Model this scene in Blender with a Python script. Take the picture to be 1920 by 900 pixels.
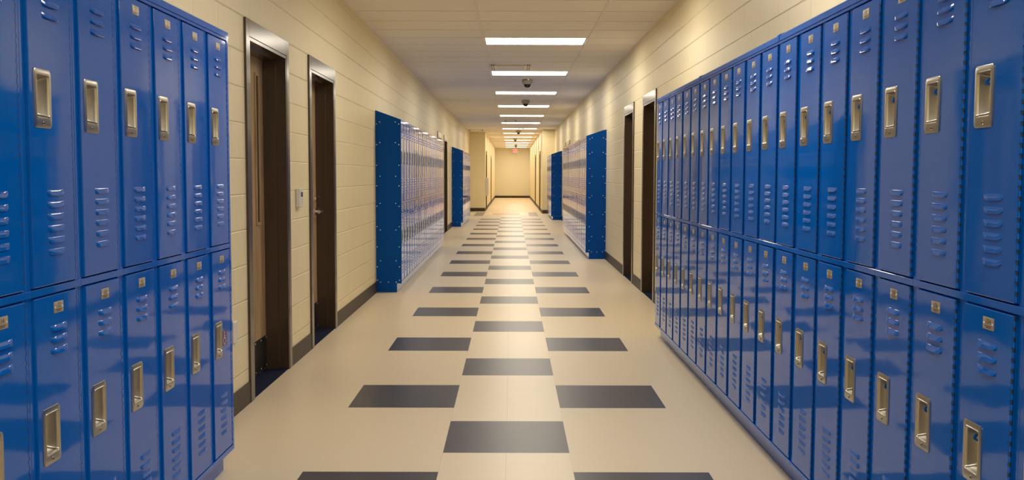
import bpy, math, random
from mathutils import Matrix, Vector

for o in list(bpy.data.objects):
    bpy.data.objects.remove(o, do_unlink=True)
SC = bpy.context.scene
COL = SC.collection
PI = math.pi
random.seed(7)

# ------------------------------------------------------------------ camera
FPX = 1838.46                                  # focal length in pixels of the 1920 wide frame
cam_d = bpy.data.cameras.new('camera')
cam = bpy.data.objects.new('camera', cam_d)
COL.objects.link(cam)
cam_d.sensor_fit = 'HORIZONTAL'
cam_d.sensor_width = 36.0
cam_d.lens = 36.0 * FPX / 1920.0
cam_d.clip_start = 0.05
cam_d.clip_end = 200
R = Matrix.Rotation(-0.000706, 4, 'Z') @ Matrix.Rotation(PI / 2 - 0.066151, 4, 'X') @ Matrix.Rotation(0.002394, 4, 'Z')
cam.matrix_world = Matrix.Translation((0, 0, 1.3352)) @ R
SC.camera = cam

# ------------------------------------------------------------------ world, exposure, light levels
w = bpy.data.worlds.new('world')
SC.world = w
w.use_nodes = True
w.node_tree.nodes['Background'].inputs[0].default_value = (0.9, 0.95, 1.0, 1)
w.node_tree.nodes['Background'].inputs[1].default_value = 0.0
SC.view_settings.view_transform = 'Standard'
SC.view_settings.look = 'None'
SC.view_settings.gamma = 1.0
SC.view_settings.use_curve_mapping = False
SC.view_settings.exposure = 1.28
LAMP_STRENGTH = 7.0
LAMP_COLOR = (1.0, 0.90, 0.735, 1)

# ------------------------------------------------------------------ dimensions
XL, XR = -1.535, 1.505          # corridor walls
NXL, NXR = -0.966, 1.075        # walls of the narrower far corridor
YB, YF = -4.0, 57.6             # back wall, far wall
YRL, YRR = 36.1, 34.1           # return walls
ZC = 2.91                       # ceiling
WT = 0.21                       # wall thickness
T = 0.3048
X0 = -0.0222                    # centre joint of the floor pattern
LW = 0.3048                     # locker width
XLF, XRF = -1.25, 1.188         # locker door planes
DOOR_H = 2.135


# ------------------------------------------------------------------ materials
def mat(name, color, rough=0.5, metal=0.0, spec=0.5, bump=None, var=None, coat=0.0):
    m = bpy.data.materials.new(name)
    m.use_nodes = True
    nt = m.node_tree
    b = nt.nodes['Principled BSDF']
    b.inputs['Base Color'].default_value = (*color, 1)
    b.inputs['Roughness'].default_value = rough
    b.inputs['Metallic'].default_value = metal
    b.inputs['Specular IOR Level'].default_value = spec
    b.inputs['Coat Weight'].default_value = coat
    if bump or var:
        tc = nt.nodes.new('ShaderNodeTexCoord')
    if var:
        sc, amt = var
        n = nt.nodes.new('ShaderNodeTexNoise')
        n.inputs['Scale'].default_value = sc
        n.inputs['Detail'].default_value = 4
        nt.links.new(tc.outputs['Object'], n.inputs['Vector'])
        mx = nt.nodes.new('ShaderNodeMix')
        mx.data_type = 'RGBA'
        mx.inputs[6].default_value = (*[c * (1 - amt) for c in color], 1)
        mx.inputs[7].default_value = (*[min(1, c * (1 + amt)) for c in color], 1)
        nt.links.new(n.outputs['Fac'], mx.inputs[0])
        nt.links.new(mx.outputs[2], b.inputs['Base Color'])
    if bump:
        sc, st, dist = bump
        n = nt.nodes.new('ShaderNodeTexNoise')
        n.inputs['Scale'].default_value = sc
        n.inputs['Detail'].default_value = 2
        nt.links.new(tc.outputs['Object'], n.inputs['Vector'])
        bp = nt.nodes.new('ShaderNodeBump')
        bp.inputs['Strength'].default_value = st
        bp.inputs['Distance'].default_value = dist
        nt.links.new(n.outputs['Fac'], bp.inputs['Height'])
        nt.links.new(bp.outputs['Normal'], b.inputs['Normal'])
    return m


def math_node(nt, op, a, b=None, c=None):
    n = nt.nodes.new('ShaderNodeMath')
    n.operation = op
    for i, v in enumerate((a, b, c)):
        if v is None:
            continue
        if isinstance(v, (int, float)):
            n.inputs[i].default_value = v
        else:
            nt.links.new(v, n.inputs[i])
    return n.outputs[0]


def smooth(nt, v, lo, hi):
    n = nt.nodes.new('ShaderNodeMapRange')
    n.interpolation_type = 'SMOOTHSTEP'
    n.inputs['From Min'].default_value = lo
    n.inputs['From Max'].default_value = hi
    nt.links.new(v, n.inputs['Value'])
    return n.outputs[0]


def block_wall(name, color):
    """painted concrete block: 16 x 8 inch courses in running bond with tooled joints"""
    m = mat(name, color, 0.42, spec=0.4)
    nt = m.node_tree
    b = nt.nodes['Principled BSDF']
    tc = nt.nodes.new('ShaderNodeTexCoord')
    sp = nt.nodes.new('ShaderNodeSeparateXYZ')
    nt.links.new(tc.outputs['Object'], sp.inputs[0])
    u = math_node(nt, 'ADD', sp.outputs[0], sp.outputs[1])
    z = sp.outputs[2]
    zc = math_node(nt, 'DIVIDE', z, 0.2032)
    fz = math_node(nt, 'FRACT', zc)
    dz = math_node(nt, 'MULTIPLY', math_node(nt, 'MINIMUM', fz, math_node(nt, 'SUBTRACT', 1.0, fz)), 0.2032)
    par = math_node(nt, 'MULTIPLY', math_node(nt, 'MODULO', math_node(nt, 'FLOOR', zc), 2.0), 0.5)
    fu = math_node(nt, 'FRACT', math_node(nt, 'ADD', math_node(nt, 'DIVIDE', u, 0.4064), math_node(nt, 'ADD', par, 20.0)))
    du = math_node(nt, 'MULTIPLY', math_node(nt, 'MINIMUM', fu, math_node(nt, 'SUBTRACT', 1.0, fu)), 0.4064)
    hz = smooth(nt, dz, 0.0, 0.0065)
    hu = math_node(nt, 'MULTIPLY_ADD', smooth(nt, du, 0.0, 0.006), 0.62, 0.38)
    h = math_node(nt, 'MINIMUM', hz, hu)
    n = nt.nodes.new('ShaderNodeTexNoise')
    n.inputs['Scale'].default_value = 160
    n.inputs['Detail'].default_value = 3
    nt.links.new(tc.outputs['Object'], n.inputs['Vector'])
    hh = math_node(nt, 'MULTIPLY_ADD', n.outputs['Fac'], 0.10, h)
    bp = nt.nodes.new('ShaderNodeBump')
    bp.inputs['Strength'].default_value = 0.75
    bp.inputs['Distance'].default_value = 0.005
    nt.links.new(hh, bp.inputs['Height'])
    nt.links.new(bp.outputs['Normal'], b.inputs['Normal'])
    n2 = nt.nodes.new('ShaderNodeTexNoise')
    n2.inputs['Scale'].default_value = 2.3
    n2.inputs['Detail'].default_value = 3
    nt.links.new(tc.outputs['Object'], n2.inputs['Vector'])
    mx = nt.nodes.new('ShaderNodeMix')
    mx.data_type = 'RGBA'
    mx.inputs[6].default_value = (*[c * 0.96 for c in color], 1)
    mx.inputs[7].default_value = (*[min(1, c * 1.03) for c in color], 1)
    nt.links.new(n2.outputs['Fac'], mx.inputs[0])
    nt.links.new(mx.outputs[2], b.inputs['Base Color'])
    return m


def floor_mat(name, color, seam=0.0, rough=0.36, streak=0.05, spec=0.36):
    m = mat(name, color, rough, spec=spec)
    nt = m.node_tree
    b = nt.nodes['Principled BSDF']
    tc = nt.nodes.new('ShaderNodeTexCoord')
    mp = nt.nodes.new('ShaderNodeMapping')
    mp.inputs['Scale'].default_value = (1.0, 6.0, 1.0)
    nt.links.new(tc.outputs['Object'], mp.inputs[0])
    n = nt.nodes.new('ShaderNodeTexNoise')
    n.inputs['Scale'].default_value = 4.5
    n.inputs['Detail'].default_value = 6
    n.inputs['Roughness'].default_value = 0.65
    nt.links.new(mp.outputs[0], n.inputs['Vector'])
    n3 = nt.nodes.new('ShaderNodeTexNoise')
    n3.inputs['Scale'].default_value = 220
    nt.links.new(tc.outputs['Object'], n3.inputs['Vector'])
    f = math_node(nt, 'MULTIPLY_ADD', n3.outputs['Fac'], 0.45, math_node(nt, 'MULTIPLY', n.outputs['Fac'], 0.55))
    mx = nt.nodes.new('ShaderNodeMix')
    mx.data_type = 'RGBA'
    mx.inputs[6].default_value = (*[c * (1 - 2.2 * streak) for c in color], 1)
    mx.inputs[7].default_value = (*[min(1, c * (1 + 2.2 * streak)) for c in color], 1)
    nt.links.new(f, mx.inputs[0])
    out = mx.outputs[2]
    if seam:
        sp = nt.nodes.new('ShaderNodeSeparateXYZ')
        nt.links.new(tc.outputs['Object'], sp.inputs[0])
        fx = math_node(nt, 'FRACT', math_node(nt, 'DIVIDE', math_node(nt, 'SUBTRACT', sp.outputs[0], X0 - 20 * T), T))
        dx = math_node(nt, 'MULTIPLY', math_node(nt, 'MINIMUM', fx, math_node(nt, 'SUBTRACT', 1.0, fx)), T)
        k = math_node(nt, 'LESS_THAN', dx, 0.0011)
        mx2 = nt.nodes.new('ShaderNodeMix')
        mx2.data_type = 'RGBA'
        nt.links.new(math_node(nt, 'MULTIPLY', k, seam), mx2.inputs[0])
        nt.links.new(out, mx2.inputs[6])
        mx2.inputs[7].default_value = (*[c * 0.35 for c in color], 1)
        out = mx2.outputs[2]
    nt.links.new(out, b.inputs['Base Color'])
    return m


def emit(name, color, strength):
    m = bpy.data.materials.new(name)
    m.use_nodes = True
    nt = m.node_tree
    nt.nodes.remove(nt.nodes['Principled BSDF'])
    e = nt.nodes.new('ShaderNodeEmission')
    e.inputs[0].default_value = color
    e.inputs[1].default_value = strength
    nt.links.new(e.outputs[0], nt.nodes['Material Output'].inputs[0])
    return m


def wood_mat(name, c1, c2):
    m = mat(name, c1, 0.45)
    nt = m.node_tree
    b = nt.nodes['Principled BSDF']
    tc = nt.nodes.new('ShaderNodeTexCoord')
    mp = nt.nodes.new('ShaderNodeMapping')
    mp.inputs['Scale'].default_value = (9.0, 9.0, 0.7)
    nt.links.new(tc.outputs['Object'], mp.inputs[0])
    n = nt.nodes.new('ShaderNodeTexNoise')
    n.inputs['Scale'].default_value = 5
    n.inputs['Detail'].default_value = 6
    nt.links.new(mp.outputs[0], n.inputs['Vector'])
    mx = nt.nodes.new('ShaderNodeMix')
    mx.data_type = 'RGBA'
    mx.inputs[6].default_value = (*c1, 1)
    mx.inputs[7].default_value = (*c2, 1)
    nt.links.new(smooth(nt, n.outputs['Fac'], 0.35, 0.65), mx.inputs[0])
    nt.links.new(mx.outputs[2], b.inputs['Base Color'])
    return m


M = {}
M['wall'] = block_wall('cream_block_paint', (0.88, 0.775, 0.515))
M['far_wall'] = mat('cream_plaster', (0.84, 0.76, 0.57), 0.5)
M['ceil'] = mat('acoustic_tile', (0.93, 0.88, 0.82), 0.95, spec=0.1, bump=(170, 0.5, 0.004), var=(120, 0.08))
M['tbar'] = mat('ceiling_grid_white', (0.90, 0.80, 0.74), 0.5)
M['tgap'] = mat('ceiling_grid_shadow_gap', (0.13, 0.105, 0.085), 0.8)  # dark deck colour paints in the shade of the tile gaps
M['beige'] = floor_mat('beige_sheet_floor', (0.79, 0.675, 0.505), 0.0, 0.38, 0.025)
M['beige_tile'] = floor_mat('beige_floor_tile', (0.83, 0.715, 0.54), 0.45, 0.33, 0.05)
M['navy'] = floor_mat('navy_floor_tile', (0.042, 0.045, 0.074), 0.5, 0.33, 0.13)
M['grey_tile'] = floor_mat('grey_floor_tile', (0.27, 0.25, 0.24), 0.0, 0.36, 0.05)
M['orange_tile'] = floor_mat('orange_floor_tile', (0.74, 0.36, 0.18), 0.0, 0.36, 0.05)
M['tan_tile'] = floor_mat('tan_floor_tile', (0.80, 0.64, 0.42), 0.0, 0.36, 0.05)
M['peach_tile'] = floor_mat('peach_floor_tile', (0.82, 0.51, 0.27), 0.0, 0.36, 0.05)
M['blue'] = mat('blue_locker_enamel', (0.0006, 0.128, 0.62), 0.06, spec=0.38, bump=(3.0, 0.14, 0.014))
M['blue_in'] = mat('blue_locker_enamel_shaded', (0.001, 0.04, 0.25), 0.4)  # locker blue darkened, shade behind the door gaps put into the colour
M['blue_panel'] = mat('blue_end_panel_enamel', (0.0004, 0.078, 0.40), 0.4, spec=0.10)
M['nickel'] = mat('satin_steel', (0.45, 0.44, 0.41), 0.30, 1.0)
M['plate'] = mat('brushed_plate_metal', (0.50, 0.43, 0.33), 0.45, 0.55)
M['dark'] = mat('dark_ink', (0.03, 0.022, 0.015), 0.5)
M['bolt'] = mat('bright_rivet', (0.85, 0.83, 0.80), 0.35, 0.2)
M['frame'] = mat('dark_brown_frame_paint', (0.066, 0.043, 0.029), 0.20, spec=0.6)
M['wood'] = wood_mat('oak_veneer', (0.38, 0.25, 0.135), (0.50, 0.34, 0.19))
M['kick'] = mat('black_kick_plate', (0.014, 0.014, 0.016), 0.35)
M['glass'] = mat('dark_glass', (0.02, 0.02, 0.022), 0.05)
M['carpet'] = mat('dark_blue_carpet', (0.016, 0.022, 0.055), 0.95, spec=0.1, bump=(300, 0.8, 0.004), var=(120, 0.5))
M['base'] = mat('dark_brown_rubber_base', (0.045, 0.033, 0.025), 0.5)
M['chrome'] = mat('chrome', (0.8, 0.8, 0.8), 0.12, 1.0)
M['white'] = mat('white_plastic', (0.78, 0.75, 0.70), 0.4)
M['steelwhite'] = mat('white_enamel', (0.70, 0.68, 0.66), 0.35)
M['red_led'] = emit('red_lens', (1, 0.05, 0.02, 1), 0.8)
M['camgrey'] = mat('grey_camera_housing', (0.42, 0.38, 0.32), 0.5)
M['dome'] = mat('smoked_dome', (0.02, 0.018, 0.016), 0.06)
M['lamp'] = emit('lamp_diffuser_glow', LAMP_COLOR, LAMP_STRENGTH)
M['lamp_far'] = emit('brighter_lamp_diffuser_glow', LAMP_COLOR, LAMP_STRENGTH * 1.1)
M['exit_face'] = emit('exit_sign_pale_face', (1.0, 0.33, 0.25, 1), 0.55)
M['exit_red'] = emit('exit_sign_red_letters', (1.0, 0.015, 0.01, 1), 0.5)
M['violet'] = mat('violet_sticker', (0.11, 0.035, 0.17), 0.4)
M['whiteink'] = mat('white_ink', (0.8, 0.8, 0.8), 0.4)


# ------------------------------------------------------------------ mesh builder
class MB:
    def __init__(self):
        self.v, self.f, self.mi, self.sm = [], [], [], []

    def face(self, pts, mi=0, smooth=False):
        b = len(self.v)
        self.v += [tuple(p) for p in pts]
        self.f.append(tuple(range(b, b + len(pts))))
        self.mi.append(mi)
        self.sm.append(smooth)

    def raw(self, verts, faces, mi=0, smooth=False):
        b = len(self.v)
        self.v += [tuple(p) for p in verts]
        for f in faces:
            self.f.append(tuple(i + b for i in f))
            self.mi.append(mi)
            self.sm.append(smooth)

    def box(self, x0, x1, y0, y1, z0, z1, mi=0, bev=0.0):
        if bev <= 0:
            vs = [(x, y, z) for x in (x0, x1) for y in (y0, y1) for z in (z0, z1)]
            fs = [(0, 1, 3, 2), (4, 6, 7, 5), (0, 4, 5, 1), (2, 3, 7, 6), (0, 2, 6, 4), (1, 5, 7, 3)]
            self.raw(vs, fs, mi)
            return
        # chamfered box
        cx, cy, cz = (x0 + x1) / 2, (y0 + y1) / 2, (z0 + z1) / 2
        hx, hy, hz = (x1 - x0) / 2, (y1 - y0) / 2, (z1 - z0) / 2
        bev = min(bev, hx * .9, hy * .9, hz * .9)
        idx, vs = {}, []
        for sx in (-1, 1):
            for sy in (-1, 1):
                for sz in (-1, 1):
                    for a in range(3):
                        d = [hx - bev, hy - bev, hz - bev]
                        d[a] += bev
                        idx[(sx, sy, sz, a)] = len(vs)
                        vs.append((cx + sx * d[0], cy + sy * d[1], cz + sz * d[2]))
        fs = []
        I = idx
        for s in (-1, 1):
            fs.append([I[(s, -1, -1, 0)], I[(s, 1, -1, 0)], I[(s, 1, 1, 0)], I[(s, -1, 1, 0)]][::s])
            fs.append([I[(-1, s, -1, 1)], I[(-1, s, 1, 1)], I[(1, s, 1, 1)], I[(1, s, -1, 1)]][::s])
            fs.append([I[(-1, -1, s, 2)], I[(1, -1, s, 2)], I[(1, 1, s, 2)], I[(-1, 1, s, 2)]][::s])
        for a in range(3):
            o = [i for i in range(3) if i != a]
            for s1 in (-1, 1):
                for s2 in (-1, 1):
                    def key(sa, ax):
                        s = [0, 0, 0]
                        s[a] = sa
                        s[o[0]] = s1
                        s[o[1]] = s2
                        return I[(s[0], s[1], s[2], ax)]
                    fs.append([key(-1, o[0]), key(1, o[0]), key(1, o[1]), key(-1, o[1])])
        for sx in (-1, 1):
            for sy in (-1, 1):
                for sz in (-1, 1):
                    fs.append([I[(sx, sy, sz, a)] for a in range(3)])
        self.raw(vs, fs, mi)

    def loft(self, loops, mi=0, smooth=False, cap0=False, cap1=False, closed=True):
        n = len(loops[0])
        vs = [p for l in loops for p in l]
        fs = []
        for k in range(len(loops) - 1):
            for i in range(n if closed else n - 1):
                j = (i + 1) % n
                fs.append((k * n + i, k * n + j, (k + 1) * n + j, (k + 1) * n + i))
        if cap0:
            fs.append(tuple(range(n))[::-1])
        if cap1:
            fs.append(tuple((len(loops) - 1) * n + i for i in range(n)))
        self.raw(vs, fs, mi, smooth)

    def lathe(self, c, prof, axis='z', n=20, mi=0, smooth=True):
        """prof: (radius, offset along the axis)"""
        loops = []
        for r, h in prof:
            l = []
            for i in range(n):
                a = 2 * PI * i / n
                p = {'z': (r * math.cos(a), r * math.sin(a), h), 'y': (r * math.cos(a), h, r * math.sin(a)),
                     'x': (h, r * math.cos(a), r * math.sin(a))}[axis]
                l.append((c[0] + p[0], c[1] + p[1], c[2] + p[2]))
            loops.append(l)
        self.loft(loops, mi, smooth, True, True)

    def mesh(self, name, mats, sharp=35, merge=True):
        me = bpy.data.meshes.new(name)
        me.from_pydata(self.v, [], self.f)
        for m in mats:
            me.materials.append(m)
        me.polygons.foreach_set('material_index', self.mi)
        me.polygons.foreach_set('use_smooth', self.sm)
        me.update()
        import bmesh
        bm = bmesh.new()
        bm.from_mesh(me)
        if merge:
            bmesh.ops.remove_doubles(bm, verts=bm.verts, dist=1e-6)
        bmesh.ops.recalc_face_normals(bm, faces=bm.faces)
        bm.to_mesh(me)
        bm.free()
        if any(self.sm):
            me.set_sharp_from_angle(angle=math.radians(sharp))
        return me

    def build(self, name, mats, parent=None, **k):
        if not isinstance(mats, (list, tuple)):
            mats = [mats]
        return link(name, self.mesh(name, mats, **k), parent)


def link(name, data, parent=None, loc=None):
    o = bpy.data.objects.new(name, data)
    COL.objects.link(o)
    if parent:
        o.parent = parent
    if loc:
        o.location = loc
    return o


def tag(o, label=None, cat=None, group=None, kind=None):
    if label:
        o['label'] = label
    if cat:
        o['category'] = cat
    if group:
        o['group'] = group
    if kind:
        o['kind'] = kind
    return o


def thing(name, label, cat, loc=(0, 0, 0), rz=0.0, group=None, kind=None):
    o = link(name, None, None, loc)
    o.rotation_euler = (0, 0, rz)
    return tag(o, label, cat, group, kind)


ORD = ['zeroth', 'first', 'second', 'third', 'fourth', 'fifth', 'sixth', 'seventh', 'eighth', 'ninth', 'tenth', 'eleventh', 'twelfth',
       'thirteenth', 'fourteenth', 'fifteenth', 'sixteenth', 'seventeenth', 'eighteenth', 'nineteenth', 'twentieth',
       'twenty-first', 'twenty-second', 'twenty-third']


def text_mesh_data(s, size):
    """2D glyph outlines of a short text as (verts, faces), centred"""
    cu = bpy.data.curves.new('glyphs', 'FONT')
    cu.body = s
    cu.size = size
    cu.align_x = 'CENTER'
    cu.align_y = 'CENTER'
    cu.resolution_u = 3
    ob = bpy.data.objects.new('glyphs', cu)
    COL.objects.link(ob)
    dg = bpy.context.evaluated_depsgraph_get()
    me = bpy.data.meshes.new_from_object(ob.evaluated_get(dg))
    v = [tuple(p.co) for p in me.vertices]
    f = [tuple(p.vertices) for p in me.polygons]
    bpy.data.objects.remove(ob)
    bpy.data.curves.remove(cu)
    bpy.data.meshes.remove(me)
    return v, f


# ================================================================== SETTING
# door openings: wall side -> (y0, y1)
DOORS_L = [(5.745, 6.69), (7.51, 8.46), (20.44, 21.36), (22.36, 23.28)]
DOORS_R = [(10.30, 11.17), (12.14, 13.01), (25.36, 26.28), (27.12, 28.04)]
DOORS_NL = [(37.1, 38.02), (46.0, 46.92)]
DOORS_NR = [(36.5, 37.42), (43.3, 44.22)]

# ---- floor: one sheet, divided along its tile pattern
fmats = ['beige', 'beige_tile', 'navy', 'grey_tile', 'orange_tile', 'tan_tile', 'peach_tile']


def floor_kind(x, y):
    c = (x - X0) / T
    r = (y - 5.254) / T
    if y > 35.2:
        rr = r % 6
        if -1 < c < 1:
            return 6 if (rr > 4) else 5
        if 1 < c < 3:
            return 6 if 1 < rr < 3 else 5
        return 5
    if y > 32.0:
        if -4 < c < -3 or 2 < c < 3:
            return 3
        if -2 < c < 1 and 32.95 < y < 34.3:
            return 4
        if abs(c) < 3 and y > 32.9:
            return 1
    if abs(c) < 1:
        rr = r % 6
        return 2 if rr > 4 and y < 31.2 else 1
    if 1 < abs(c) < 3:
        rr = r % 6
        if 1 < rr < 3 and y < 30.4:
            return 2
    return 0


xs = sorted(set([XL - WT, XR + WT] + [X0 + k * T for k in range(-4, 5)]))
ys = sorted(set([YB, YF, 32.0, 32.95, 34.3, 35.2, 31.2, 30.4] + [5.254 + T * k for k in range(-30, 172) if YB < 5.254 + T * k < YF]))
b = MB()
gx = {x: i for i, x in enumerate(xs)}
vs = [(x, y, 0) for y in ys for x in xs]
for j in range(len(ys) - 1):
    for i in range(len(xs) - 1):
        n = len(xs)
        b.f.append((j * n + i, j * n + i + 1, (j + 1) * n + i + 1, (j + 1) * n + i))
        b.mi.append(floor_kind((xs[i] + xs[i + 1]) / 2, (ys[j] + ys[j + 1]) / 2))
        b.sm.append(False)
b.v = vs
fl = b.build('floor', [M[k] for k in fmats])
tag(fl, 'beige corridor floor with rows of navy rectangles', 'floor', kind='structure')


# ---- walls with door openings
def wall_x(name, xin, xout, y0, y1, doors, label):
    b = MB()
    a, c = min(xin, xout), max(xin, xout)
    y = y0
    for d0, d1 in sorted(doors):
        b.box(a, c, y, d0, 0, ZC)
        b.box(a, c, d0, d1, DOOR_H, ZC)
        y = d1
    b.box(a, c, y, y1, 0, ZC)
    return tag(b.build(name, M['wall'], merge=False), label, 'wall', kind='structure')


wall_x('wall_left', XL, XL - WT, YB, YRL, DOORS_L, 'cream painted block wall along the left side of the corridor')
wall_x('wall_right', XR, XR + WT, YB, YRR, DOORS_R, 'cream painted block wall along the right side of the corridor')
b = MB()
b.box(XL - WT, NXL, YRL, YRL + 0.2, 0, ZC)
tag(b.build('wall_left_return', M['wall']), 'cream wall stub facing the camera at the left narrowing', 'wall', kind='structure')
b = MB()
b.box(NXR, XR + WT, YRR, YRR + 0.2, 0, ZC)
tag(b.build('wall_right_return', M['wall']), 'cream wall stub facing the camera at the right narrowing', 'wall', kind='structure')
wall_x('wall_left_far', NXL, NXL - WT, YRL + 0.2, YF, DOORS_NL, 'yellow-lit left wall of the narrow far corridor')
wall_x('wall_right_far', NXR, NXR + WT, YRR + 0.2, YF, DOORS_NR, 'yellow-lit right wall of the narrow far corridor')
b = MB()
b.box(NXL - WT, NXR + WT, YF, YF + 0.2, 0, ZC)
tag(b.build('wall_end', M['far_wall']), 'bright cream wall closing the far end of the corridor', 'wall', kind='structure')
b = MB()
b.box(XL - WT, XR + WT, YB - 0.2, YB, 0, ZC)
tag(b.build('wall_back', M['wall']), 'cream block wall behind the camera', 'wall', kind='structure')

# ---- ceiling
LX0, LX1 = -0.335, 0.885
LY = [11.40 + 3.6576 * k for k in range(-4, 13)]
b = MB()
cols = [(XL, LX0), (LX0, LX1), (LX1, XR)]
RT = 0.6096
k0 = int((YB - 11.40) / RT) - 1
row = 11.40 + k0 * RT


def light_row(y):
    return any(abs(y - l) < 0.05 for l in LY)


# tiles are thin slabs with a narrow gap to the grid above
y = row
while y < YF:
    ya, yb = max(y + 0.010, YB), min(y + RT - 0.010, YF)
    if yb - ya > 0.05:
        for ci, (xa, xb) in enumerate(cols):
            if ci == 1 and light_row(y):
                continue
            xa2, xb2 = xa + 0.010, xb - 0.010
            if ya > YRL - 0.3:
                xa2 = max(xa2, NXL)
            if ya > YRR - 0.3:
                xb2 = min(xb2, NXR)
            b.box(xa2, xb2, ya, yb, ZC, ZC + 0.02, 0)
    y += RT
# deck above the tiles, open over the lamps
yprev = YB
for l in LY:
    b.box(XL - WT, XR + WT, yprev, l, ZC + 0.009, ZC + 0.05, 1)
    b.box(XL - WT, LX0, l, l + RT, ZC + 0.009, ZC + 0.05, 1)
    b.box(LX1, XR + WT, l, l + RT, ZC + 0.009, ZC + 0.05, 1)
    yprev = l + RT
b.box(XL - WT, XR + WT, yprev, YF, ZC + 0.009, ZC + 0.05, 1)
tag(b.build('ceiling', [M['ceil'], M['tgap']], merge=False), 'suspended ceiling of beige acoustic tiles', 'ceiling', kind='structure')
n_trim = 0


def trim(mb, mats, label, cat='trim'):
    global n_trim
    n_trim += 1
    return tag(mb.build('trim_%d' % n_trim, mats), label, cat, kind='structure')


b = MB()
b.box(LX0 - 0.012, LX0 + 0.012, YB, YF, ZC - 0.006, ZC + 0.004)
trim(b, M['tbar'], 'long ceiling grid bar left of the lights')
b = MB()
b.box(LX1 - 0.012, LX1 + 0.012, YB, YF, ZC - 0.006, ZC + 0.004)
trim(b, M['tbar'], 'long ceiling grid bar right of the lights')
for xa, xb, y1, lab in ((XL, XL + 0.02, YRL, 'angle trim where ceiling meets the left wall'), (XR - 0.02, XR, YRR, 'angle trim where ceiling meets the right wall')):
    b = MB()
    b.box(xa, xb, YB, y1, ZC - 0.004, ZC + 0.004)
    trim(b, M['tbar'], lab)


# ---- baseboards
def baseboard(name, runs, label):
    b = MB()
    for x0, x1, y0, y1 in runs:
        b.box(x0, x1, y0, y1, 0, 0.125, 0)
    tag(b.build(name, M['base'], merge=False), label, 'baseboard', kind='structure')


FW = 0.068       # door frame face width


def runs(side_x, inner, y0, y1, doors, skip=()):
    cuts = sorted([(a - FW, c + FW) for a, c in doors] + list(skip))
    out, y = [], y0
    xa, xb = sorted((side_x, side_x + inner))
    for a, c in cuts:
        if a > y:
            out.append((xa, xb, y, a))
        y = max(y, c)
    if y1 > y:
        out.append((xa, xb, y, y1))
    return out


L1 = (4.36 - 8 * LW, 4.36)
R1 = (8.064 - 21 * LW, 8.064)
L2 = (11.115, 11.115 + 23 * LW)
R2 = (15.615, 15.615 + 23 * LW)
L3 = (25.315, 25.315 + 15 * LW)
R3 = (29.315, 29.315 + 11 * LW)
baseboard('baseboard_left', runs(XL, 0.010, YB, YRL, DOORS_L, [(L1[0], L1[1] - 0.02), (L2[0] - .02, L2[1]), (L3[0] - .02, L3[1])]), 'dark brown rubber baseboard along the left wall')
baseboard('baseboard_right', runs(XR, -0.010, YB, YRR, DOORS_R, [(R1[0], R1[1]), (R2[0] - .02, R2[1]), (R3[0] - .02, R3[1])]), 'dark brown rubber baseboard along the right wall')
baseboard('baseboard_left_far', runs(NXL, 0.010, YRL + .2, YF, DOORS_NL) + [(XL, NXL, YRL - 0.01, YRL)], 'dark baseboard of the left wall stub and narrow corridor')
baseboard('baseboard_right_far', runs(NXR, -0.010, YRR + .2, YF, DOORS_NR) + [(NXR, XR, YRR - 0.01, YRR)], 'dark baseboard of the right wall stub and narrow corridor')
baseboard('baseboard_end', [(NXL, NXR, YF - 0.01, YF)], 'dark baseboard under the far end wall')

# ---- doors (local: wall plane y=0, corridor on -y, opening x 0..w)
n_door = 0


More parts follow.
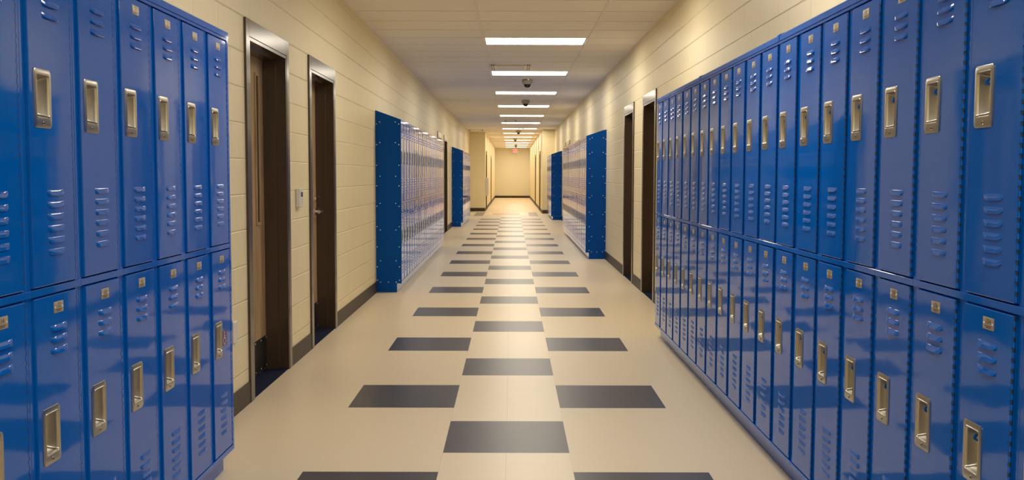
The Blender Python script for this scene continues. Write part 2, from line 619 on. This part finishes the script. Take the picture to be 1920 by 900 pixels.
def make_door(x, y0, y1, side, label, latch='far', detail=True):
    """side -1: left wall, +1: right wall"""
    global n_door
    n_door += 1
    w = y1 - y0
    if side < 0:
        t = thing('door_%d' % n_door, label, 'door', (x, y0, 0), PI / 2, kind='structure')
        far_right = True
    else:
        t = thing('door_%d' % n_door, label, 'door', (x, y1, 0), -PI / 2, kind='structure')
        far_right = False
    H = DOOR_H
    D = WT - 0.02
    b = MB()
    # face plates on the wall surface, mitred look by butting
    b.box(-FW, 0.0, -0.014, 0.0, 0, H + 0.10, 0, 0.0015)
    b.box(w, w + FW, -0.014, 0.0, 0, H + 0.10, 0, 0.0015)
    b.box(0.0, w, -0.014, 0.0, H, H + 0.10, 0, 0.0015)
    # reveals and stops
    e = 0.003
    b.box(e, 0.022, -0.012, D, 0, H - e)
    b.box(w - 0.022, w - e, -0.012, D, 0, H - e)
    b.box(0.022, w - 0.022, -0.012, D, H - 0.022, H - e)
    b.box(0.022, 0.038, 0.055, D - 0.05, 0, H - 0.022)
    b.box(w - 0.038, w - 0.022, 0.055, D - 0.05, 0, H - 0.022)
    b.box(0.038, w - 0.038, 0.055, D - 0.05, H - 0.038, H - 0.022)
    b.build('door_frame', M['frame'], t, merge=False)
    b = MB()
    b.box(0.0225, w - 0.0225, -0.004, D - 0.002, 0.0005, 0.004)
    b.build('threshold', M['carpet'], t)
    # leaf at the room side of the frame
    yl = D - 0.048
    b = MB()
    b.box(0.024, w - 0.024, yl, yl + 0.044, 0.012, H - 0.024, 0, 0.002)
    leaf = b.build('door_leaf', M['wood'], t)
    if detail:
        xl = 0.024
        xr = w - 0.024
        latch_right = (latch == 'far') == far_right
        # kick plate with screws
        b = MB()
        b.box(xl + 0.02, xr - 0.005, yl - 0.003, yl - 0.0005, 0.02, 0.24)
        for i in range(7):
            for zz in (0.035, 0.225):
                xx = xl + 0.035 + i * (xr - xl - 0.055) / 6
                b.lathe((xx, yl - 0.003, zz), [(0.005, 0), (0.004, -0.002)], 'y', 8, 1)
        b.build('kick_plate', [M['kick'], M['bolt']], leaf)
        # narrow vision light beside the latch edge
        lx = xr - 0.155 if not latch_right else xr - 0.27
        if not far_right:
            lx = xl + 0.15
        b = MB()
        x0, x1, z0, z1 = lx - 0.06, lx, 1.02, 1.98
        b.box(x0, x1, yl - 0.004, yl - 0.0005, z0, z1, 1)
        for q in ((x0 - .018, x0, z0 - .018, z1 + .018), (x1, x1 + .018, z0 - .018, z1 + .018), (x0, x1, z0 - .018, z0), (x0, x1, z1, z1 + .018)):
            b.box(q[0], q[1], yl - 0.010, yl - 0.0005, q[2], q[3], 0)
        b.build('vision_panel', [M['wood'], M['glass']], leaf, merge=False)
        # lever handle
        hx = xr - 0.07 if latch_right else xl + 0.07
        dr = -1 if latch_right else 1
        b = MB()
        b.lathe((hx, yl, 1.02), [(0.030, -0.0005), (0.030, -0.008), (0.022, -0.012), (0.012, -0.016), (0.012, -0.072), (0.0, -0.075)], 'y', 16)
        lp = []
        for i in range(7):
            f = i / 6
            r = 0.013 - 0.003 * f
            lp.append([(hx + dr * (f * 0.115), yl - 0.066 + 0.010 * f * f + r * 0.7 * math.cos(a), 1.02 + r * math.sin(a) - 0.004 * f) for a in [2 * PI * q / 10 for q in range(10)]])
        b.loft(lp, 0, True, True, True)
        b.lathe((hx, yl, 1.13), [(0.024, -0.0005), (0.024, -0.010), (0.016, -0.016), (0.0, -0.017)], 'y', 14)
        b.build('lever_handle', M['chrome'], leaf)
        # hinges on the other side
        b = MB()
        hx2 = xl - 0.001 if latch_right else xr + 0.001
        for zz in (0.25, 1.05, 1.85):
            b.lathe((hx2, yl - 0.006, zz), [(0.006, 0), (0.006, 0.10)], 'z', 8)
        b.build('hinge', M['nickel'], leaf)
    return t


make_door(XL, *DOORS_L[0], -1, 'recessed oak door in brown frame nearest the left front lockers', 'near')
make_door(XL, *DOORS_L[1], -1, 'recessed door in brown frame with chrome lever, second on the left', 'far')
make_door(XL, *DOORS_L[2], -1, 'brown-framed door just past the far end of the left middle lockers', 'near')
make_door(XL, *DOORS_L[3], -1, 'brown-framed door just before the small left far lockers', 'far')
make_door(XR, *DOORS_R[0], 1, 'dark recessed doorway at the far end of the right front lockers', 'near')
make_door(XR, *DOORS_R[1], 1, 'dark recessed doorway nearer the blue end panel on the right wall', 'far')
make_door(XR, *DOORS_R[2], 1, 'brown-framed door just past the far end of the right middle lockers', 'near')
make_door(XR, *DOORS_R[3], 1, 'brown-framed door just before the small right far lockers', 'far')
make_door(NXL, *DOORS_NL[0], -1, 'narrow-corridor door at the left corner behind the white wall box', 'far')
make_door(NXL, *DOORS_NL[1], -1, 'dark doorway farthest away on the left, near the end wall', 'far')
make_door(NXR, *DOORS_NR[0], 1, 'narrow-corridor door just past the right corner', 'far')
make_door(NXR, *DOORS_NR[1], 1, 'dark doorway farthest away on the right, near the end wall', 'far')

# ================================================================== LOCKERS
W = LW - 0.0006
DX0, DX1 = 0.0275, 0.2765       # door edges
DH = 0.880
LOW, UPP = 0.126, 1.034
HCX, HCZ = 0.0975, DH - 0.379   # handle centre on the door (door-local z)
CUPW, CUPH, CUPDZ = 0.072, 0.112, 0.006


def rrect(cx, cz, wd, ht, r, y, n=4):
    pts = []
    for qx, qz, a0 in ((1, 1, 0), (-1, 1, 90), (-1, -1, 180), (1, -1, 270)):
        for i in range(n + 1):
            a = math.radians(a0 + 90 * i / n)
            pts.append((cx + qx * (wd / 2 - r) + r * math.cos(a), y, cz + qz * (ht / 2 - r) + r * math.sin(a)))
    return pts


def body_mesh():
    b = MB()
    # carcass
    b.box(0.0006, W, 0.050, 0.282, 0.100, 1.930, 1)
    # stiles and rails of the front frame (front at y=.007)
    yf, yb = 0.0085, 0.0499
    for x0, x1 in ((0.0006, 0.0250), (0.2840, W)):
        b.box(x0, x1, yf, yb, 0.100, 1.930, 0, 0.0012)
    for z0, z1 in ((0.100, 0.1220), (1.0105, 1.0302), (1.9185, 1.930)):
        b.box(0.0004, LW - 0.0004, -0.0003, yb, z0, z1, 0, 0.0010)
    return b.mesh('locker_body', [M['blue'], M['blue_in']], merge=False)


def louver(b, cx, zt, wd=0.100, h=0.0165, d=0.0070, mi=0):
    """pressed hood louver: rounded top running out to a lip, open below"""
    nx = 9
    prof = [(0.0, 0.0), (0.05, 0.16), (0.48, 0.60), (0.90, 0.98), (0.97, 1.0), (1.0, 0.90), (1.0, 0.0)]
    loops = []
    for i in range(nx):
        u = -1 + 2 * i / (nx - 1)
        s = max(0.0, 1 - abs(u) ** 7)
        x = cx + u * wd / 2
        loops.append([(x, -d * p * s - 0.0002, zt - h * (q * (0.55 + 0.45 * s))) for q, p in prof])
    b.loft(loops, mi, True, False, False, closed=False)


def door_mesh():
    """door-local: x as locker, z from 0 (door bottom), front y=0"""
    b = MB()
    hx0, hx1 = HCX - CUPW / 2 - 0.001, HCX + CUPW / 2 + 0.001
    hz0, hz1 = HCZ + CUPDZ - CUPH / 2 - 0.001, HCZ + CUPDZ + CUPH / 2 + 0.001
    e = 0.0025
    xs = [DX0 + e, hx0, hx1, DX1 - e]
    zs = [e, hz0, hz1, DH - e]
    for i in range(3):
        for j in range(3):
            if i == 1 and j == 1:
                continue
            b.face([(xs[i], 0, zs[j]), (xs[i + 1], 0, zs[j]), (xs[i + 1], 0, zs[j + 1]), (xs[i], 0, zs[j + 1])], 0, True)

    def ring(ins, y):
        x0, x1, z0, z1 = DX0 + ins, DX1 - ins, ins, DH - ins
        return [(x0, y, z0), (x1, y, z0), (x1, y, z1), (x0, y, z1)]
    b.loft([ring(e, 0), ring(0.0007, 0.0009), ring(0, 0.0028), ring(0, 0.022)], 0, False)
    for k in range(3):
        louver(b, 0.158, DH - 0.083 - 0.032 * k)
    for k in range(6):
        louver(b, 0.161, 0.258 - 0.0322 * k, d=0.004)
    return b.mesh('locker_door', [M['blue']], sharp=30)


def handle_mesh():
    b = MB()
    cx, cz = HCX, HCZ
    oz = cz + CUPDZ
    Wd, Ht = 0.098, 0.156
    loops = [rrect(cx, cz, Wd, Ht, 0.011, -0.0003), rrect(cx, cz, Wd, Ht, 0.011, -0.0018), rrect(cx, cz, Wd - 0.003, Ht - 0.003, 0.010, -0.0030),
             rrect(cx, oz, CUPW + 0.004, CUPH + 0.004, 0.008, -0.0030), rrect(cx, oz, CUPW + 0.001, CUPH + 0.001, 0.007, -0.0046),
             rrect(cx, oz, CUPW - 0.002, CUPH - 0.002, 0.006, -0.0030), rrect(cx, oz, CUPW - 0.004, CUPH - 0.004, 0.006, 0.004),
             rrect(cx, oz, CUPW - 0.012, CUPH - 0.014, 0.007, 0.026), rrect(cx, oz, CUPW - 0.018, CUPH - 0.022, 0.006, 0.030)]
    b.loft(loops, 0, True, False, True)
    # two small rivets under the cup
    for dz, r in ((0.0155, 0.0034), (0.0085, 0.0028)):
        b.lathe((cx, -0.003, cz - Ht / 2 + dz), [(r, 0), (r * 0.8, -0.0012), (0.0, -0.0017)], 'y', 8, 0)
    b.lathe((cx, -0.003, cz - Ht / 2 + 0.012), [(0.0022, -0.0), (0.0020, -0.0021)], 'y', 6, 1)
    return b.mesh('recessed_handle', [M['nickel'], M['dark']], sharp=40)


def hinge_mesh():
    b = MB()
    x = 0.2795
    b.lathe((x, 0.0034, 0.004), [(0.0023, 0), (0.0023, DH - 0.008)], 'z', 6, 1)     # black pin, added to paint in the dark slots between knuckles
    z = 0.004
    while z + 0.0135 < DH:
        b.lathe((x, 0.0026, z), [(0.0032, 0), (0.0032, 0.0135)], 'z', 8, 0)
        b.box(0.2712, x, -0.0009, -0.0001, z, z + 0.0135, 0)
        z += 0.0250
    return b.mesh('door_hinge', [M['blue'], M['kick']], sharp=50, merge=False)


def latch_mesh():
    """blue padlock eye standing out of the cup"""
    b = MB()
    cx, cz = HCX - 0.003, HCZ + CUPDZ + 0.031
    n = 14
    loops = []
    ro, ri = 0.0100, 0.0045
    out_, inn = [], []
    for i in range(n):
        a = 2 * PI * i / n
        out_.append((ro * math.cos(a), ro * math.sin(a)))
        inn.append((ri * math.cos(a), ri * math.sin(a)))
    yc = 0.0160
    rings = []
    for prof, x in ((out_, -0.0022), (out_, 0.0022), (inn, 0.0022), (inn, -0.0022), (out_, -0.0022)):
        rings.append([(cx + x + p * 0.20, yc + p * 1.25, cz + q) for p, q in prof])
    b.loft(rings, 0, False)
    b.box(cx - 0.004, cx + 0.006, 0.020, 0.0298, cz - 0.009, cz + 0.013, 0, 0.001)
    b.lathe((cx + 0.002, 0.0297, cz + 0.018), [(0.004, 0), (0.004, -0.012), (0.0028, -0.014), (0, -0.0145)], 'y', 8, 1)
    return b.mesh('latch', [M['blue'], M['chrome']], sharp=40)


PCX, PCZ, PW, PH = 0.160, DH - 0.0365, 0.056, 0.031


def plate_mesh(num=None):
    b = MB()
    loops = [rrect(PCX, PCZ, PW, PH, 0.002, -0.0002, 2), rrect(PCX, PCZ, PW, PH, 0.002, -0.0010, 2), rrect(PCX, PCZ, PW - .001, PH - .001, 0.002, -0.0014, 2)]
    b.loft(loops, 0, False, False, True)
    for s in (-1, 1):
        b.lathe((PCX + s * 0.0215, -0.0014, PCZ), [(0.0032, 0), (0.0026, -0.0010), (0, -0.0014)], 'y', 8, 2)
    if num:
        v, f = text_mesh_data(num, 0.019)
        b.raw([(PCX + p[0], -0.00165, PCZ + 0.0045 + p[1]) for p in v], f, 1)
    # two worn lines of small print, too fine to read
    for zz, hw in ((-0.0065, 0.0165), (-0.0105, 0.012)):
        b.box(PCX - hw, PCX + hw, -0.0016, -0.00142, PCZ + zz - 0.0009, PCZ + zz + 0.0009, 1)
    return b.mesh('number_plate', [M['plate'], M['dark'], M['bolt']], merge=False)


ME = dict(body=body_mesh(), door=door_mesh(), handle=handle_mesh(), hinge=hinge_mesh(), latch=latch_mesh(), plate=plate_mesh())


def make_locker(detail, latch):
    t = thing('double_tier_locker', None, 'locker')
    link('locker_body', ME['body'], t)
    for z in (UPP, LOW):
        d = link('locker_door', ME['door'], t, (0, 0, z))
        link('recessed_handle', ME['handle'], d)['label'] = 'satin steel recessed handle'
        if detail:
            link('number_plate', ME['plate'], d)['label'] = 'small steel number plate'
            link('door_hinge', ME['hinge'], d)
        if latch:
            link('latch', ME['latch'], d)
    return t


def copy_tree(o, parent=None):
    c = o.copy()
    COL.objects.link(c)
    if parent:
        c.parent = parent
    for ch in o.children:
        copy_tree(ch, c)
    return c


def locker_row(rng, n, side, label_of, group, detail=True, latch=False, numbers=None):
    """units are counted from the far end for side rows that touch a doorway, else from the near end"""
    proto = None
    made = []
    rnd = random.Random(int(rng[0] * 100))
    for i in range(n):
        y = rng[0] + i * LW
        if proto is None:
            o = proto = make_locker(detail, latch)
        else:
            o = copy_tree(proto)
        if side < 0:
            o.location = (XLF, y, 0)
            o.rotation_euler = (0, 0, PI / 2)
        else:
            o.location = (XRF, y + LW, 0)
            o.rotation_euler = (0, 0, -PI / 2)
        o['label'] = label_of(i)
        o['group'] = group
        for c in o.children:
            if c.name.startswith('locker_door'):          # doors never hang quite alike
                c.rotation_euler = (rnd.uniform(-.0022, .0022), 0, rnd.uniform(-.0045, .0030))
        made.append(o)
    if numbers:
        for i, o in enumerate(made):
            doors = [c for c in o.children if c.name.startswith('locker_door')]
            for d in doors:
                up = d.location.z > 0.5
                for p in d.children:
                    if p.name.startswith('number_plate'):
                        p.data = plate_mesh(numbers(i, up))
    return made


def lab_l1(i):
    k = 8 - i                       # from the far end
    if k == 1:
        return 'blue locker with wheelchair sticker on its lower door, last before the left oak door'
    if k == 7:
        return 'blue locker cut off by the left picture edge in the left front row'
    if k == 8:
        return 'blue locker nearest the camera at the start of the left front row'
    return 'blue two-door locker, %s from the doorway end of the left front row' % ORD[k]


def lab_r1(i):
    k = 21 - i
    if k == 19:
        return 'blue locker numbered 104 low on the right, with padlock eyes in its handles'
    if k == 18:
        return 'blue locker numbered 106 low on the right, beside the one numbered 104'
    if k == 20:
        return 'blue locker cut off by the right picture edge, just before number 104'
    if k == 21:
        return 'blue locker nearest the camera at the start of the right front row'
    return 'blue two-door locker, %s from the doorway end of the right front row' % ORD[k]


rowL1 = locker_row(L1, 8, -1, lab_l1, 'lockers of the left front row', True, False,
                   lambda i, up: str(2 * (8 - i) - (1 if up else 0)))
rowR1 = locker_row(R1, 21, 1, lab_r1, 'lockers of the right front row', True, True,
                   lambda i, up: str(2 * i + 100 - (1 if up else 0)))
rowL2 = locker_row(L2, 23, -1, lambda i: 'blue two-door locker, %s past the riveted end panel of the left middle row' % ORD[i + 1],
                   'lockers of the left middle row', True, False)
rowR2 = locker_row(R2, 23, 1, lambda i: 'blue two-door locker, %s past the riveted end panel of the right middle row' % ORD[i + 1],
                   'lockers of the right middle row', True, False)
rowL3 = locker_row(L3, 15, -1, lambda i: 'small blue locker, %s past the end panel of the left far row' % ORD[i + 1],
                   'lockers of the left far row', False, False)
rowR3 = locker_row(R3, 11, 1, lambda i: 'small blue locker, %s past the end panel of the right far row' % ORD[i + 1],
                   'lockers of the right far row', False, False)

# finished side of the last left front locker
b = MB()
b.box(0.2842, LW + 0.0005, -0.0008, 0.280, 0.1, 1.930, 0, 0.001)
b.build('side_panel', M['blue'], rowL1[-1])

# wheelchair sticker beside the lower handle of the last left front locker
ldoor = [c for c in rowL1[-1].children if c.name.startswith('locker_door') and c.location.z < 0.5][0]
b = MB()
sx, sz, sw = 0.185, HCZ - 0.003, 0.064
b.box(sx - sw / 2, sx + sw / 2, -0.0007, -0.0002, sz - sw / 2, sz + sw / 2, 0)


def stroke(pts, wd):
    for (xa, za), (xb, zb) in zip(pts, pts[1:]):
        dx, dz = xb - xa, zb - za
        l = math.hypot(dx, dz)
        nx, nz = -dz / l * wd / 2, dx / l * wd / 2
        ex, ez = dx / l * wd * .3, dz / l * wd * .3
        q = [(xa - ex + nx, za - ez + nz), (xb + ex + nx, zb + ez + nz), (xb + ex - nx, zb + ez - nz), (xa - ex - nx, za - ez - nz)]
        b.face([(sx + p, -0.0010, sz + r) for p, r in q], 1)


b.face([(sx - 0.006 + 0.0048 * math.cos(a), -0.0010, sz + 0.0245 + 0.0048 * math.sin(a)) for a in [2 * PI * i / 12 for i in range(12)]], 1)
stroke([(-0.006, 0.0175), (-0.005, -0.001), (0.010, -0.001), (0.015, -0.018), (0.020, -0.0165)], 0.0046)
stroke([(-0.0055, 0.0085), (0.007, 0.0085)], 0.0040)
stroke([(-0.0035 + 0.0150 * math.cos(math.radians(a)), -0.0115 + 0.0150 * math.sin(math.radians(a))) for a in range(112, 345, 18)], 0.0042)
b.build('wheelchair_sticker', [M['violet'], M['whiteink']], ldoor, merge=False)['label'] = 'dark sticker with white wheelchair symbol'


# ---- row-long tops, plinths and end panels (local frame as the lockers)
def row_frame(rng, side):
    if side < 0:
        return (XLF, rng[0], 0), PI / 2, (lambda y: y - rng[0])
    return (XRF, rng[1], 0), -PI / 2, (lambda y: rng[1] - y)


def make_top(rng, side, label, seam_from):
    loc, rz, f = row_frame(rng, side)
    t = thing('sloping_locker_top', label, 'locker top', loc, rz, 'sloping tops of the locker rows')
    L = rng[1] - rng[0]
    cuts = [0.0] + sorted(f(y) for y in seam_from if 0.3 < f(y) < L - 0.3) + [L]
    for a, c in zip(cuts, cuts[1:]):
        b = MB()
        prof = [(-0.003, 1.9305), (-0.003, 1.954), (0.000, 1.957), (0.282, 2.055), (0.282, 1.9305)]
        b.loft([[(a + 0.0008, y, z) for y, z in prof], [(c - 0.0008, y, z) for y, z in prof]], 0, False, True, True)
        b.build('top_section', M['blue'], t)
    for s in cuts[1:-1]:
        b = MB()
        for prof in ([(-0.0055, 1.936), (-0.0055, 1.9565), (-0.0032, 1.9565), (-0.0032, 1.936)],
                     [(-0.0055, 1.9565), (-0.0010, 1.9610), (0.281, 2.0585), (0.281, 2.0555), (0.0, 1.9575), (-0.0032, 1.9545)]):
            b.loft([[(s - 0.014, y, z) for y, z in prof], [(s + 0.014, y, z) for y, z in prof]], 0, False, False, False)
        for x in (s - 0.014, s + 0.014):
            b.face([(x, -0.0055, 1.936), (x, -0.0055, 1.9565), (x, -0.0032, 1.9545), (x, -0.0032, 1.936)])
            b.face([(x, -0.0055, 1.9565), (x, -0.0010, 1.9610), (x, 0.0, 1.9575), (x, -0.0032, 1.9545)])
            b.face([(x, -0.0010, 1.9610), (x, 0.281, 2.0585), (x, 0.281, 2.0555), (x, 0.0, 1.9575)])
        b.build('seam_cap', M['blue'], t)
    return t


def make_plinth(rng, side, label):
    loc, rz, f = row_frame(rng, side)
    t = thing('locker_plinth', label, 'plinth', loc, rz, 'plinths under the locker rows')
    L = rng[1] - rng[0]
    n = max(1, round(L / (6 * LW)))
    for k in range(n):
        b = MB()
        b.box(k * L / n + 0.0006, (k + 1) * L / n - 0.0006, 0.050, 0.280, 0.0, 0.0995, 0, 0.001)
        b.build('plinth_section', M['blue'], t)
    return t


tops = [(L1, -1, 'front row on the left'), (R1, 1, 'front row on the right'), (L2, -1, 'middle row on the left'), (R2, 1, 'middle row on the right'),
        (L3, -1, 'far row on the left'), (R3, 1, 'far row on the right')]
for rng, side, wh in tops:
    if rng in (L1, R1):
        seams = [rng[1] - 6 * LW * k for k in range(1, 4)]
    else:
        seams = [rng[0] + 6 * LW * k for k in range(1, 4)]
    make_top(rng, side, 'blue sloping top over the lockers of the %s' % wh, seams)
    make_plinth(rng, side, 'blue recessed plinth under the lockers of the %s' % wh)


def bolt(parent, x, z):
    b = MB()
    b.lathe((x, -0.0125, z), [(0.0065, 0.0004), (0.0062, -0.0018), (0.004, -0.0034), (0.0, -0.004)], 'y', 8, 0)
    b.build('bolt', M['bolt'], parent)


def end_panel(y, side, label):
    """faces the camera; local x from the wall out to the aisle"""
    xw = XL if side < 0 else XR
    t = thing('locker_end_panel', label, 'end panel', (xw, y, 0), 0.0, 'riveted end panels of the locker rows')
    s = 1 if side < 0 else -1
    dep = abs(xw - (XLF if side < 0 else XRF)) + 0.003
    b = MB()
    prof = [(0.001, 0.102), (dep, 0.102), (dep, 1.957), (0.001, 2.060)]
    b.loft([[(s * p, yy, z) for p, z in prof] for yy in (-0.0125, 0.0)], 0, False, True, True)
    pn = b.build('panel', M['blue_panel'], t)
    b = MB()
    x0, x1 = sorted((s * 0.001, s * (dep - 0.053)))
    b.box(x0, x1, -0.0125, 0.0, 0.0, 0.1015, 0, 0.001)
    b.build('kick_panel', M['blue_panel'], t)
    for z in (1.928, 1.697, 1.318, 1.012, 0.711, 0.360):
        for x in (0.050, 0.226):
            bolt(pn, s * x, z)
    for z in (1.905, 1.673, 1.441, 1.210, 0.979, 0.748, 0.518, 0.290, 0.138):
        for x in (0.013, 0.264):
            bolt(pn, s * x, z)
    for x in (0.050, 0.138, 0.226):
        bolt(pn, s * x, 0.116)
    return t


end_panel(L2[0] - 0.001, -1, 'tall blue riveted end panel facing the camera on the left wall')
end_panel(R2[0] - 0.001, 1, 'tall blue riveted end panel facing the camera on the right wall')
end_panel(L3[0] - 0.001, -1, 'small distant blue end panel at the left far lockers')
end_panel(R3[0] - 0.001, 1, 'small distant blue end panel at the right far lockers')

# ================================================================== CEILING FITTINGS
g = 'ceiling lights down the corridor'
b = MB()
w_, d_ = LX1 - LX0, RT
e = 0.004
# frame: flange ring and recessed side walls
x0, x1, y0, y1 = LX0 + 0.013, LX1 - 0.013, e, RT - e
rin = 0.018


def rect(x0, x1, y0, y1, z):
    return [(x0, y0, z), (x1, y0, z), (x1, y1, z), (x0, y1, z)]


b.loft([rect(x0, x1, y0, y1, 0.10), rect(x0, x1, y0, y1, 0.0), rect(x0 + rin, x1 - rin, y0 + rin, y1 - rin, -0.001), rect(x0 + rin + .002, x1 - rin - .002, y0 + rin + .002, y1 - rin - .002, 0.014),
        rect(x0 + rin + .002, x1 - rin - .002, y0 + rin + .002, y1 - rin - .002, 0.10)], 0, False, True, False)
me_frame = b.mesh('lamp_housing', [M['steelwhite']])
b = MB()
b.face(rect(x0 + rin + .003, x1 - rin - .003, y0 + rin + .003, y1 - rin - .003, 0.010)[::-1], 0)
me_diff = b.mesh('diffuser', [M['lamp']])
for p in me_diff.polygons:
    if p.normal.z > 0:
        me_diff.flip_normals()
        break
me_diff_far = me_diff.copy()
me_diff_far.materials[0] = M['lamp_far']
for k, l in enumerate(LY):
    vis = k - 3
    if vis >= 1:
        lab = 'glowing rectangular ceiling light, %s one away from the camera' % ORD[vis] if vis > 1 else 'nearest and largest glowing rectangular ceiling light'
    else:
        lab = 'rectangular ceiling light %s the camera, out of the picture' % ['far behind', 'just behind', 'over', 'just ahead of'][k]
    t = thing('ceiling_light', lab, 'ceiling light', (0, l, ZC), 0, g)
    link('lamp_housing', me_frame, t)
    link('diffuser', me_diff if l < 36 else me_diff_far, t)


# ---- dome cameras
def dome_camera(x, y, label):
    t = thing('dome_camera', label, 'camera', (x, y, ZC), 0, 'dome cameras under the ceiling')
    b = MB()
    b.lathe((0, 0, 0), [(0.080, -0.0005), (0.088, -0.008), (0.088, -0.050), (0.078, -0.066), (0.064, -0.070)], 'z', 24)
    b.build('housing', M['camgrey'], t)
    b = MB()
    b.lathe((0, 0, -0.0705), [(0.064, 0)] + [(0.062 * math.cos(a), -0.066 * math.sin(a)) for a in [PI / 2 * i / 7 for i in range(8)]], 'z', 24)
    b.build('dome', M['dome'], t)
    b = MB()
    b.lathe((0, 0, -0.0702), [(0.070, 0), (0.070, -0.006), (0.066, -0.008)], 'z', 24)
    b.build('trim_ring', M['camgrey'], t)


for x, y, lab in ((0.258, 16.35, 'nearest dome camera hanging below the second ceiling light'), (0.294, 20.8, 'second dome camera, in front of the fourth ceiling light'),
                  (0.245, 34.9, 'third dome camera, where the corridor narrows'), (0.16, 42.5, 'fourth dome camera, inside the narrow far corridor'),
                  (0.23, 51.5, 'farthest dome camera, just before the red exit sign')):
    dome_camera(x, y, lab)


# ---- air diffusers in the ceiling
def diffuser(x0, x1, y0, y1, label):
    t = thing('air_diffuser', label, 'air vent', ((x0 + x1) / 2, (y0 + y1) / 2, ZC), 0, 'air vents in the ceiling')
    hw, hd = (x1 - x0) / 2, (y1 - y0) / 2
    b = MB()
    q = hw * 0.36
    for s in (-1, 1):
        a, c = sorted((s * hw, s * (hw - q)))
        b.box(a, c, -hd, hd, -0.030, -0.001, 0, 0.003)
        for k in (-1, 1):
            xx = (a + c) / 2 + k * q * 0.14 + s * q * .12
            b.box(xx - q * 0.07, xx + q * 0.07, -hd - 0.0015, -hd + 0.004, -0.024, -0.008, 1)
            b.box(xx - q * 0.07, xx + q * 0.07, -hd * 0.8, hd * .8, -0.0312, -0.0295, 1)
    b.build('end_box', [M['white'], M['kick']], t, merge=False)
    b = MB()
    b.box(-hw + q, hw - q, -hd, hd, -0.006, -0.001)
    b.box(-hw + q, hw - q, -hd, -hd + 0.02, -0.012, -0.0061)
    b.build('face_plate', M['tbar'], t, merge=False)
    b = MB()
    b.box(-hw + q + .004, hw - q - .004, -hd + 0.022, -hd + 0.17, -0.0075, -0.0062)
    b.build('slot', M['kick'], t, merge=False)


diffuser(-0.31, 0.28, 14.10, 14.68, 'white air vent with slotted end boxes before the second ceiling light')
diffuser(-0.20, 0.14, 28.4, 28.9, 'thin air vent before the sixth ceiling light')
diffuser(-1.50, -0.98, 34.3, 34.8, 'air vent near the left wall stub')
diffuser(0.23, 0.41, 33.0, 33.4, 'small dark ceiling fitting just before the third dome camera')

# ---- sprinkler
t = thing('sprinkler', 'tiny pendant sprinkler head behind the second ceiling light', 'sprinkler', (0.27, 16.0, ZC))
b = MB()
b.lathe((0, 0, 0), [(0.030, -0.0005), (0.028, -0.005), (0.010, -0.006)], 'z', 14)
b.build('escutcheon', M['white'], t)
b = MB()
b.lathe((0, 0, -0.0062), [(0.008, 0), (0.007, -0.016), (0.004, -0.028), (0.014, -0.030), (0.014, -0.032)], 'z', 10)
b.build('sprinkler_head', M['chrome'], t)

# ---- exit sign high on the end wall
t = thing('exit_sign', 'small glowing red exit sign high before the end wall', 'exit sign', (0.20, YF - 0.45, 2.74))
b = MB()
b.box(-0.15, 0.15, -0.03, 0.03, -0.11, 0.11, 0, 0.006)
b.build('housing', M['white'], t)
b = MB()
b.box(-0.138, 0.138, -0.033, -0.0305, -0.095, 0.095)
fc = b.build('face', M['exit_face'], t)
v, f = text_mesh_data('EXIT', 0.150)
b = MB()
b.raw([(p[0], -0.0345, p[1]) for p in v], f)
b.build('lettering', M['exit_red'], fc)
b = MB()
b.lathe((0, 0, 0.1105), [(0.012, 0), (0.012, ZC - 2.74 - 0.1125), (0.03, ZC - 2.74 - 0.1120)], 'z', 10)
b.build('stem', M['white'], t)

# ================================================================== WALL FITTINGS
# blank plate beside the left front lockers
t = thing('wall_plate', 'small blank white wall plate between left front lockers and oak door', 'wall plate', (XL, 5.39, 0.463), PI / 2)
b = MB()
b.box(-0.036, 0.036, -0.010, -0.0005, -0.060, 0.060, 0, 0.003)
pl = b.build('cover_plate', M['white'], t)
b = MB()
for z in (-0.042, 0.042):
    b.lathe((0, -0.0101, z), [(0.0035, 0), (0.003, -0.0012), (0.0, -0.0015)], 'y', 10)
b.build('cover_screw', M['bolt'], pl, merge=False)

# wall control between the two left doors
t = thing('wall_control', 'white wall control with small dark display between the two left doors', 'control panel', (XL, 7.03, 1.17), PI / 2)
b = MB()
b.box(-0.055, 0.055, -0.032, -0.0005, -0.068, 0.068, 0, 0.005)
h = b.build('housing', M['white'], t)
b = MB()
b.box(-0.020, 0.034, -0.0345, -0.0322, 0.006, 0.040, 0, 0.001)
b.build('display', M['glass'], h)
b = MB()
for k in range(3):
    b.lathe((0.012, -0.0322, -0.012 - 0.016 * k), [(0.005, 0), (0.004, -0.003), (0, -0.0035)], 'y', 8)
b.build('button', M['camgrey'], h, merge=False)

# white wall box at the left corner of the narrow corridor
t = thing('wall_box', 'white wall-mounted box at the left corner of the narrow far corridor', 'wall box', (NXL, 36.6, 0.55), PI / 2)
b = MB()
b.box(-0.24, 0.24, -0.105, -0.0005, 0.0, 0.69, 0, 0.012)
h = b.build('housing', M['steelwhite'], t)
b = MB()
b.box(-0.20, 0.20, -0.112, -0.1055, 0.05, 0.64, 0, 0.003)
b.build('front_panel', M['steelwhite'], h)
